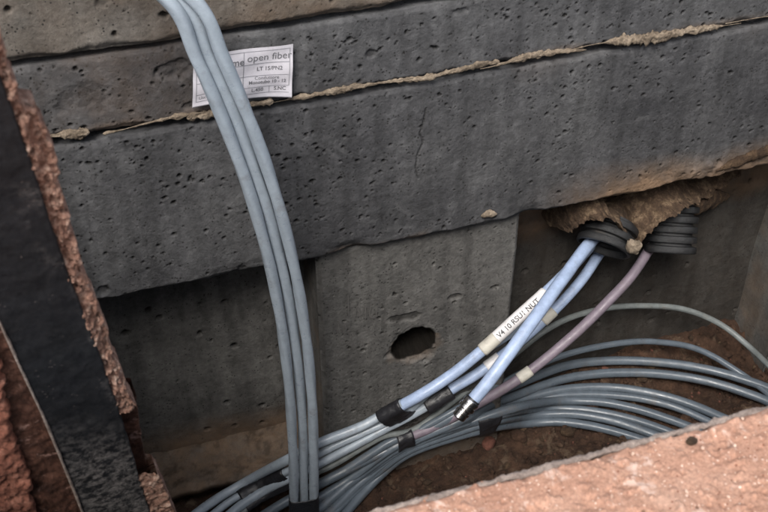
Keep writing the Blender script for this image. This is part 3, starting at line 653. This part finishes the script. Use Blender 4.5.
# ------------------------------------------------------------------ sleeves on ducts (parts) and writing wrapped round them
def near_i(P, q): return int(np.argmin(np.linalg.norm(P - q, axis=1)))
def pix_i(P, u, v):
    d = P - CAM; uu = 384 + F * (d @ RT) / (d @ FW); vv = 256 + F * (d @ DN) / (d @ FW); return int(np.argmin((uu - u) ** 2 + (vv - v) ** 2))
def sleeve(o, p0, p1, mat, name='sleeve', ex=.0009):
    P, T, A, B, r = CP[o['label']]; i0, i1 = sorted((pix_i(P, *p0), pix_i(P, *p1)))
    th = np.linspace(0, 2 * np.pi, 24, endpoint=False); n = i1 - i0 + 1
    rr = np.full(n, r + ex); rr = np.concatenate([[r * .9], rr, [r * .9]]); idx = np.concatenate([[i0], np.arange(i0, i1 + 1), [i1]])
    wob = 1 + .03 * fbm(idx[:, None] * .01 + 0 * th, np.cos(th)[None] * .3 + 0 * idx[:, None], 8, 3, i0)
    V = P[idx][:, None] + (rr[:, None] * wob)[..., None] * (A[idx][:, None] * np.cos(th)[None, :, None] + B[idx][:, None] * np.sin(th)[None, :, None])
    s = mesh_np(name, V.reshape(-1, 3), grid_faces(len(idx), 24, True, flip=True), mat); s.parent = o; return s
s1 = sleeve(c1, (546, 292), (496, 339), M['white_sleeve']); s1['label'] = 'long white sleeve with handwriting'
s1b = sleeve(c1, (497, 338), (482, 350), M['beige_sleeve'], ex=.0013)
sleeve(c2, (553, 311), (542, 322), M['beige_sleeve']); sleeve(c2, (500, 358), (487, 367), M['white_sleeve'])
sleeve(c4, (531, 371), (518, 380), M['beige_sleeve'])
def text_mesh(body, size, font_bold=False):
    c = bpy.data.curves.new('t', 'FONT'); c.body = body; c.size = size; c.align_x = 'LEFT'; c.resolution_u = 3
    o = bpy.data.objects.new('t', c); col.objects.link(o)
    if font_bold: c.offset = size * .018
    bpy.context.view_layer.update(); dg = bpy.context.evaluated_depsgraph_get(); me = bpy.data.meshes.new_from_object(o.evaluated_get(dg)); bpy.data.objects.remove(o)
    V = np.array([v.co[:] for v in me.vertices]) if len(me.vertices) else np.zeros((0, 3)); Fc = [tuple(p.vertices) for p in me.polygons]; return V, Fc
def wrap_text(o, sl, body, size, u0, v0, bold=True, jit=.0):
    P, T, A, B, r = CP[o['label']]; V, Fc = text_mesh(body, size, bold); i0 = pix_i(P, u0, v0); step = np.linalg.norm(P[i0 + 1] - P[i0])
    out = []
    for x, y, z in V:
        f = i0 - (x / step) ; k = int(np.clip(math.floor(f), 0, len(P) - 2)); t = f - k
        p = P[k] * (1 - t) + P[k + 1] * t; tt = T[k]
        vdir = (CAM - p); vdir = vdir - tt * vdir.dot(tt); vdir /= np.linalg.norm(vdir); side = np.cross(tt, vdir)   # side of the duct that faces up and out
        a = (y - size * .34) / (r + .001) 
        out.append(p + (r + .0014) * (vdir * math.cos(a) + side * math.sin(a) * wrap_text.sgn))
    me = bpy.data.meshes.new('handwriting'); me.from_pydata([tuple(q) for q in out], [], Fc); me.materials.append(M['ink'])
    q = bpy.data.objects.new('handwriting', me); col.objects.link(q); q.parent = sl; q['kind'] = 'stuff'; return q
wrap_text.sgn = 1
wrap_text(c1, s1, 'V4 10 RSU1 NUT', .0078, 499, 336)

# metal fitting on the front duct
P3 = CP[c3['label']][0]; e = P3[-1]; dirn = P3[-1] - P3[-6]; dirn /= np.linalg.norm(dirn)
def lathe(name, prof, origin, axis, mat, parent, nseg=40, hexa=None):
    axis = axis / np.linalg.norm(axis); a = np.cross(axis, [0, 0, 1.]); a /= np.linalg.norm(a); b = np.cross(axis, a)
    th = np.linspace(0, 2 * np.pi, nseg, endpoint=False)
    V = np.array([[origin + axis * h + r * (a * math.cos(t) + b * math.sin(t)) for t in th] for h, r in prof])
    o = mesh_np(name, V.reshape(-1, 3), grid_faces(len(prof), nseg, True, flip=True), mat, parent)
    m = o.modifiers.new('e', 'EDGE_SPLIT'); m.split_angle = R(35); return o
fit = lathe('end_fitting', [(-.002, .0068), (-.002, .0083), (-.0012, .0088), (.0018, .0088), (.0024, .0080), (.0040, .0080), (.0046, .0090), (.0085, .0090), (.0092, .0082), (.0100, .0070), (.0120, .0070), (.0124, .0081), (.0150, .0081), (.0156, .0074), (.0205, .0074), (.0218, .0060), (.0220, .0040), (.0205, .0036), (.0205, .0001)], e, dirn, M['metal'], c3)
# thin dark seal between duct and fitting
lathe('seal', [(-.0042, .0066), (-.0042, .0080), (-.0022, .0080), (-.0022, .0066)], e, dirn, M['tape'], c3)

# tape: the taut outline of the ducts it binds
def tapewrap(labels, p0, p1, label, extra=.0009, seed=0, ref=None, wr=.05, folds=True):
    P, T, A, B, r = CP[ref or labels[0]]; i0, i1 = sorted((pix_i(P, *p0), pix_i(P, *p1)))
    th = np.linspace(0, 2 * np.pi, 40, endpoint=False); ph = np.linspace(0, 2 * np.pi, 72, endpoint=False); rings = []
    idx = list(range(i0, i1 + 1)); cen0 = None
    for i in idx:
        p, t = P[i], T[i]; cs = []
        for l in labels:
            Q, r2 = CP[l][0], CP[l][4]; pl = (Q - p) @ t
            near = np.linalg.norm(Q - p, axis=1); near = np.where(np.abs(pl) < .01, near, 9); k = int(np.argmin(near))
            if near[k] < .035:
                d = Q[k] - p; cs.append((d @ A[i], d @ B[i], r2))
        cs = np.array(cs); c = cs[:, :2].mean(0)
        h = ((cs[:, :2] - c) @ np.array([np.cos(ph), np.sin(ph)]) + cs[:, 2:3]).max(0) + extra
        rad = np.array([min(hh / max(math.cos(x - f), 1e-3) for hh, f in zip(h, ph) if math.cos(x - f) > .15) for x in th])
        rings.append((p + A[i] * c[0] + B[i] * c[1], rad, A[i], B[i]))
    cen = np.array([q[0] for q in rings]); rad = np.array([q[1] for q in rings])
    for _ in range(6):
        cen[1:-1] = cen[1:-1] * .5 + (cen[:-2] + cen[2:]) * .25; rad[1:-1] = rad[1:-1] * .5 + (rad[:-2] + rad[2:]) * .25
    n = len(rings); s = np.arange(n) * .0024
    # spiral laps of the tape
    lap = ((s[:, None] / .013 + th[None] / (2 * np.pi)) % 1.0) * .0009 if folds else 0
    rad = rad + lap + .0010 * fbm(s[:, None] + 0 * th, th[None] * .012 + 0 * s[:, None], 110, 3, seed)
    V = cen[:, None] + rad[..., None] * (np.array([q[2] for q in rings])[:, None] * np.cos(th)[None, :, None] + np.array([q[3] for q in rings])[:, None] * np.sin(th)[None, :, None])
    V = np.concatenate([cen[:1, None] + (V[:1] - cen[:1, None]) * .86, V, cen[-1:, None] + (V[-1:] - cen[-1:, None]) * .86])
    o = mesh_np('tape_wrap', V.reshape(-1, 3), grid_faces(n + 2, 40, True, flip=True), M['tape']); return tag(o, label, 'tape')
L = {k: k for k in CP}
lab = list(CP)
GL = [l for l in lab if l.startswith('thin pale')][0]; HI = [l for l in lab if 'highest arc over the coil' in l and 'second' not in l][0]; SE = [l for l in lab if 'second highest' in l][0]
UP = [l for l in lab if l.startswith('upper duct')][0]; LW = [l for l in lab if l.startswith('lower duct')][0]
tapewrap(hl, (303, 494), (304, 548), 'black tape around the lower end of the three hanging ducts', ref=hl[1], seed=1, folds=False)
tapewrap([c1['label'], GL], (402, 406), (370, 424), 'black tape binding the ducts just left of the blue duct, nearest the panel', seed=2, extra=.0016)
tapewrap([c2['label']], (452, 391), (422, 410), 'crumpled black tape on the duct beside the metal fitting', seed=3, extra=.0042)
tapewrap([GL, c2['label'], HI], (286, 474), (242, 500), 'wrinkled black tape just left of the three hanging ducts, down near the soil', seed=4, extra=.0012)
tapewrap([c4['label'], LW, UP, SE], (412, 436), (382, 448), 'dark tape where the floor ducts fan out, under the tape nearest the panel', seed=5, extra=.002)
tapewrap([LOW[3], LOW[4], LOW[5]], (495, 421), (478, 426), 'black tape around the low grey coil above the red stone', ref=LOW[4], seed=6, extra=.0015)

# ------------------------------------------------------------------ corrugated conduits
def conduit(mouth, axis, r, n, label):
    axis = np.array(axis, float); axis /= np.linalg.norm(axis); pitch = .0115; prof = []
    for k in range(n):
        h = -k * pitch
        prof += [(h, r), (h - .0012, r + .0006), (h - .0060, r + .0006), (h - .0072, r - .0002), (h - .0080, r - .0052), (h - .0108, r - .0052)]
    inner = [(h, rr - .0022) for h, rr in prof]
    prof = inner[::-1] + [(.0006, r - .003), (.0006, r - .0008)] + prof
    m = np.array(mouth); o = lathe('corrugated_conduit', prof, m, axis, M['conduit'], None, 48); tag(o, label, 'conduit'); return o
conduit(at(603, 248, 'y', .012), (-.50, -.50, -.52), .0305, 3, 'black corrugated conduit on the left with the pale blue ducts coming out')
conduit(at(670, 252, 'y', .018), (-.22, -.50, -.74), .0285, 5, 'black corrugated conduit on the right with the mauve duct coming out')

# ------------------------------------------------------------------ paper label
TL, TR, BR, BL = [at(u, v, 'y', -.004) for u, v in ((193, 54), (292, 42), (290, 93.5), (191, 104))]
n_ = 40; a = np.linspace(0, 1, n_); S, Tt = np.meshgrid(a, a)
def lab_pt(s, t, lift=0.):
    p = (TL * (1 - s) + TR * s) * (1 - t) + (BL * (1 - s) + BR * s) * t
    return p + np.array([0, -(.0035 + .003 * (2 * s - 1) ** 2 * t + .0012 * math.sin(5 * s + 1) * t + lift + .0010 * math.sin(9 * s + 4 * t) * math.sin(7 * t + 2)), .0012 * math.sin(3.1 * s + .4) * t])
V = [[lab_pt(s, t) for s in a] for t in a] + [[lab_pt(s, t, -.0006) for s in a] for t in a[::-1]]
V = np.array(V); card = mesh_np('paper_label', V.reshape(-1, 3), grid_faces(2 * n_, n_), M['paper'])
tag(card, 'white printed paper label with ruled boxes, stuck on the wall behind the hanging ducts', 'label')
def lab_geo(name, polys, mat):
    vs, fs = [], []
    for V_, F_ in polys:
        b = len(vs); vs += [tuple(lab_pt(x, y, .0003)) for x, y in V_]; fs += [tuple(b + i for i in f) for f in F_]
    me = bpy.data.meshes.new(name); me.from_pydata(vs, [], fs); me.materials.append(mat); o = bpy.data.objects.new(name, me); col.objects.link(o); o.parent = card; o['kind'] = 'stuff'
def rect(x0, y0, x1, y1):
    k = 12; xs = np.linspace(x0, x1, k); ys = np.linspace(y0, y1, k)
    if x1 - x0 > y1 - y0: V_ = [(x, y0) for x in xs] + [(x, y1) for x in xs]
    else: V_ = [(x0, y) for y in ys] + [(x1, y) for y in ys]
    return V_, [(i, i + 1, k + i + 1, k + i) for i in range(k - 1)]
lw, lh = .0055, .0075
W_, H_ = np.linalg.norm(TR - TL), np.linalg.norm(BL - TL)
rules = [rect(.03, .05, .97, .06), rect(.03, .30, .97, .312), rect(.03, .54, .97, .55), rect(.03, .76, .97, .77), rect(.50, .05, .507, .76), rect(.03, .05, .037, .9), rect(.965, .05, .972, .76), rect(.77, .76, .776, .89), rect(.50, .76, .507, .89), rect(.35, .89, .97, .9), rect(.03, .895, .35, .905)]
lab_geo('ruled_lines', rules, M['grey_ink'])
def txt(body, x, y, size, bold=False):
    V_, F_ = text_mesh(body, size, bold); return [(x + p[0] / W_, y - p[1] / H_) for p in V_], F_
lab_geo('lettering', [txt('open fiber', .535, .245, .0090), txt('me', .38, .29, .0085, True), txt('LT 15/PN2', .64, .45, .0048, True), txt('Conduttore', .62, .62, .0042), txt('Monotubo 10 - 12', .56, .70, .0042, True), txt('L.450', .59, .855, .0046, True), txt('S.NC', .82, .855, .0046, True), txt('Uscita', .06, .86, .004)], M['faded_ink'])

# ------------------------------------------------------------------ steel cover frame standing at the left end
dv = np.array([42., 346., -1304.]); dv /= np.linalg.norm(dv)
P0 = at(80, 300, 'd', .49); nrm = (CAM - P0); nrm -= dv * nrm.dot(dv); nrm /= np.linalg.norm(nrm)
def onp(u, v, back=0.):
    r = ray(u, v); o0 = P0 - nrm * back; t = nrm.dot(o0 - CAM) / nrm.dot(r); return CAM + r * t
frame = empty('steel_frame', onp(120, 560)); tag(frame, 'black painted steel frame with rusty crusted edges, standing tilted at the left end', 'steel frame')
def interp(pts, v): return np.interp(v, [p[1] for p in pts], [p[0] for p in pts])
def slab(name, Lp, Rp, mat, back, thick, v0, v1, noise=.0, nf=120, edge=0., seed=0, rows=420, cols=70, tilt=0., dust=None, round_=.001, ridge=0.):
    vv = np.linspace(v0, v1, rows); t = np.linspace(0, 1, cols)
    base_ = np.zeros((rows, cols, 3)); width = 0
    for i, v in enumerate(vv):
        a_, b_ = onp(interp(Lp, v), v, back), onp(interp(Rp, v), v, back)
        base_[i] = a_[None] * (1 - t[:, None]) + b_[None] * t[:, None]
    sx = (base_ - P0) @ np.cross(nrm, dv); sy2 = (base_ - P0) @ dv
    if edge:
        ed = np.cross(nrm, dv); s_ = np.sign((base_[0, -1] - base_[0, 0]) @ ed)
        k = edge * fbm(sy2[:, -1:], sy2[:, -1:] * 0, 130, 4, seed + 3, .65); k2 = edge * fbm(sy2[:, -1:], sy2[:, -1:] * 0 + 4, 130, 4, seed + 5, .65)
        base_ += (ed * s_)[None, None] * (k * t[None] ** 2 )[..., None]
    h = noise * fbm(sx, sy2, nf, 5, seed, .62) + ridge * fbm(sx, sy2, nf * 2.5, 3, seed + 9) - tilt * t[None]
    dist = np.minimum(t, 1 - t)[None] * np.linalg.norm(base_[:, -1] - base_[:, 0], axis=1)[:, None]
    h = h - .8 * round_ * (1 - np.sqrt(np.clip(1 - (1 - np.clip(dist / max(round_, 1e-5), 0, 1)) ** 2, 0, 1)))
    front = base_ + nrm * h[..., None]; backv = base_ - nrm * thick
    V = np.concatenate([backv[:, :1], front, backv[:, -1:], backv[:, ::-1][:, 1:-1]], 1)
    # close as loops round the section, plus ends
    nr, nc = V.shape[:2]; fq = grid_faces(nr, nc, True)
    at_ = {'dust': np.zeros((nr, nc)), 'stain': np.zeros((nr, nc)), 'dirt_shade': np.zeros((nr, nc))}
    if dust: at_['dust'][:, 1:cols + 1] = dust(vv[:, None], t[None])
    o = mesh_np(name, V.reshape(-1, 3), fq, mat, attrs=at_)
    return o
KR = [(-22, -20), (-13, 20), (0, 75), (20, 128), (40, 190), (65, 265), (98, 350), (124, 425), (143, 490), (165, 560), (190, 640)]   # right edge of the black flange
KL = [(-170, -20), (-120, 60), (-60, 190), (0, 322), (18, 362), (40, 408), (60, 455), (83, 512), (106, 566), (136, 640)]
CRR = [(-14, -20), (-6, 20), (3, 52), (11, 72), (16, 92), (23, 110), (30, 111.5), (38, 113), (44, 130), (53, 152), (61, 175), (60, 188), (66, 215), (79, 258), (97, 305), (113, 350), (127, 388), (136, 408), (137, 412)]
def ff():
    slab('black_flange', KL, KR, M['black_steel'], 0., .006, -20, 600, noise=.0009, nf=60, edge=.0006, seed=3, cols=90,
         dust=lambda v, t: np.clip(.03 + .8 * sst(410, 480, v) + .25 * sst(.6, 1, t) * sst(.1, .5, fbm(v * .01, t, 3, 3, 2)), 0, 1))
    slab('rust_crust', [(p[0] - 3, p[1]) for p in KR], CRR, M['rust'], .002, .012, -20, 412, noise=.0042, nf=200, edge=.0026, seed=7, cols=60, rows=620, tilt=.001, ridge=.0024)
    slab('rusty_web', [(interp(KR, v) - 6, v) for v in range(395, 520, 10)], [(136, 395), (139, 412), (141, 432), (145, 455), (149, 478), (152, 520)], M['rust_dark'], .012, .012, 396, 520, noise=.001, nf=150, edge=.0008, seed=8, cols=24, rows=120)
    slab('crumbling_edge', [(p[0] - 3, p[1]) for p in KR], [(158, 474), (162, 480), (170, 500), (180, 525), (205, 600)], M['rust'], .001, .014, 474, 600, noise=.0018, nf=150, edge=.0012, seed=9, cols=36, rows=150, ridge=.001)
    slab('rust_band', [(-260, -20), (-190, 120), (-120, 250), (-70, 300), (0, 440), (20, 478), (36, 512), (60, 566), (90, 640)], [(p[0] + 2, p[1]) for p in KL], M['rust_dark'], .003, .012, -20, 600, noise=.0016, nf=130, seed=10, cols=80, ridge=.0006)
    slab('red_fill', [(-520, -20), (-420, 160), (-300, 330), (-160, 512), (-130, 640)], [(-200, -20), (-130, 130), (-60, 262), (0, 352), (6, 395), (16, 440), (30, 475), (34, 500), (40, 520), (62, 566), (80, 640)], M['red_fill'], -.0005, .016, -20, 600, noise=.0035, nf=110, edge=.003, seed=11, cols=150, ridge=.0018, round_=.003)
    # pale bare arris of steel along the left side of the black flange
    slab('worn_edge', [(p[0] - 2.2, p[1]) for p in KL], [(p[0] + 1.0, p[1]) for p in KL], M['lip'], -.0010, .004, -20, 600, noise=.0005, nf=200, edge=.0005, seed=12, cols=8, rows=500, round_=.0008)
under(frame, ff)
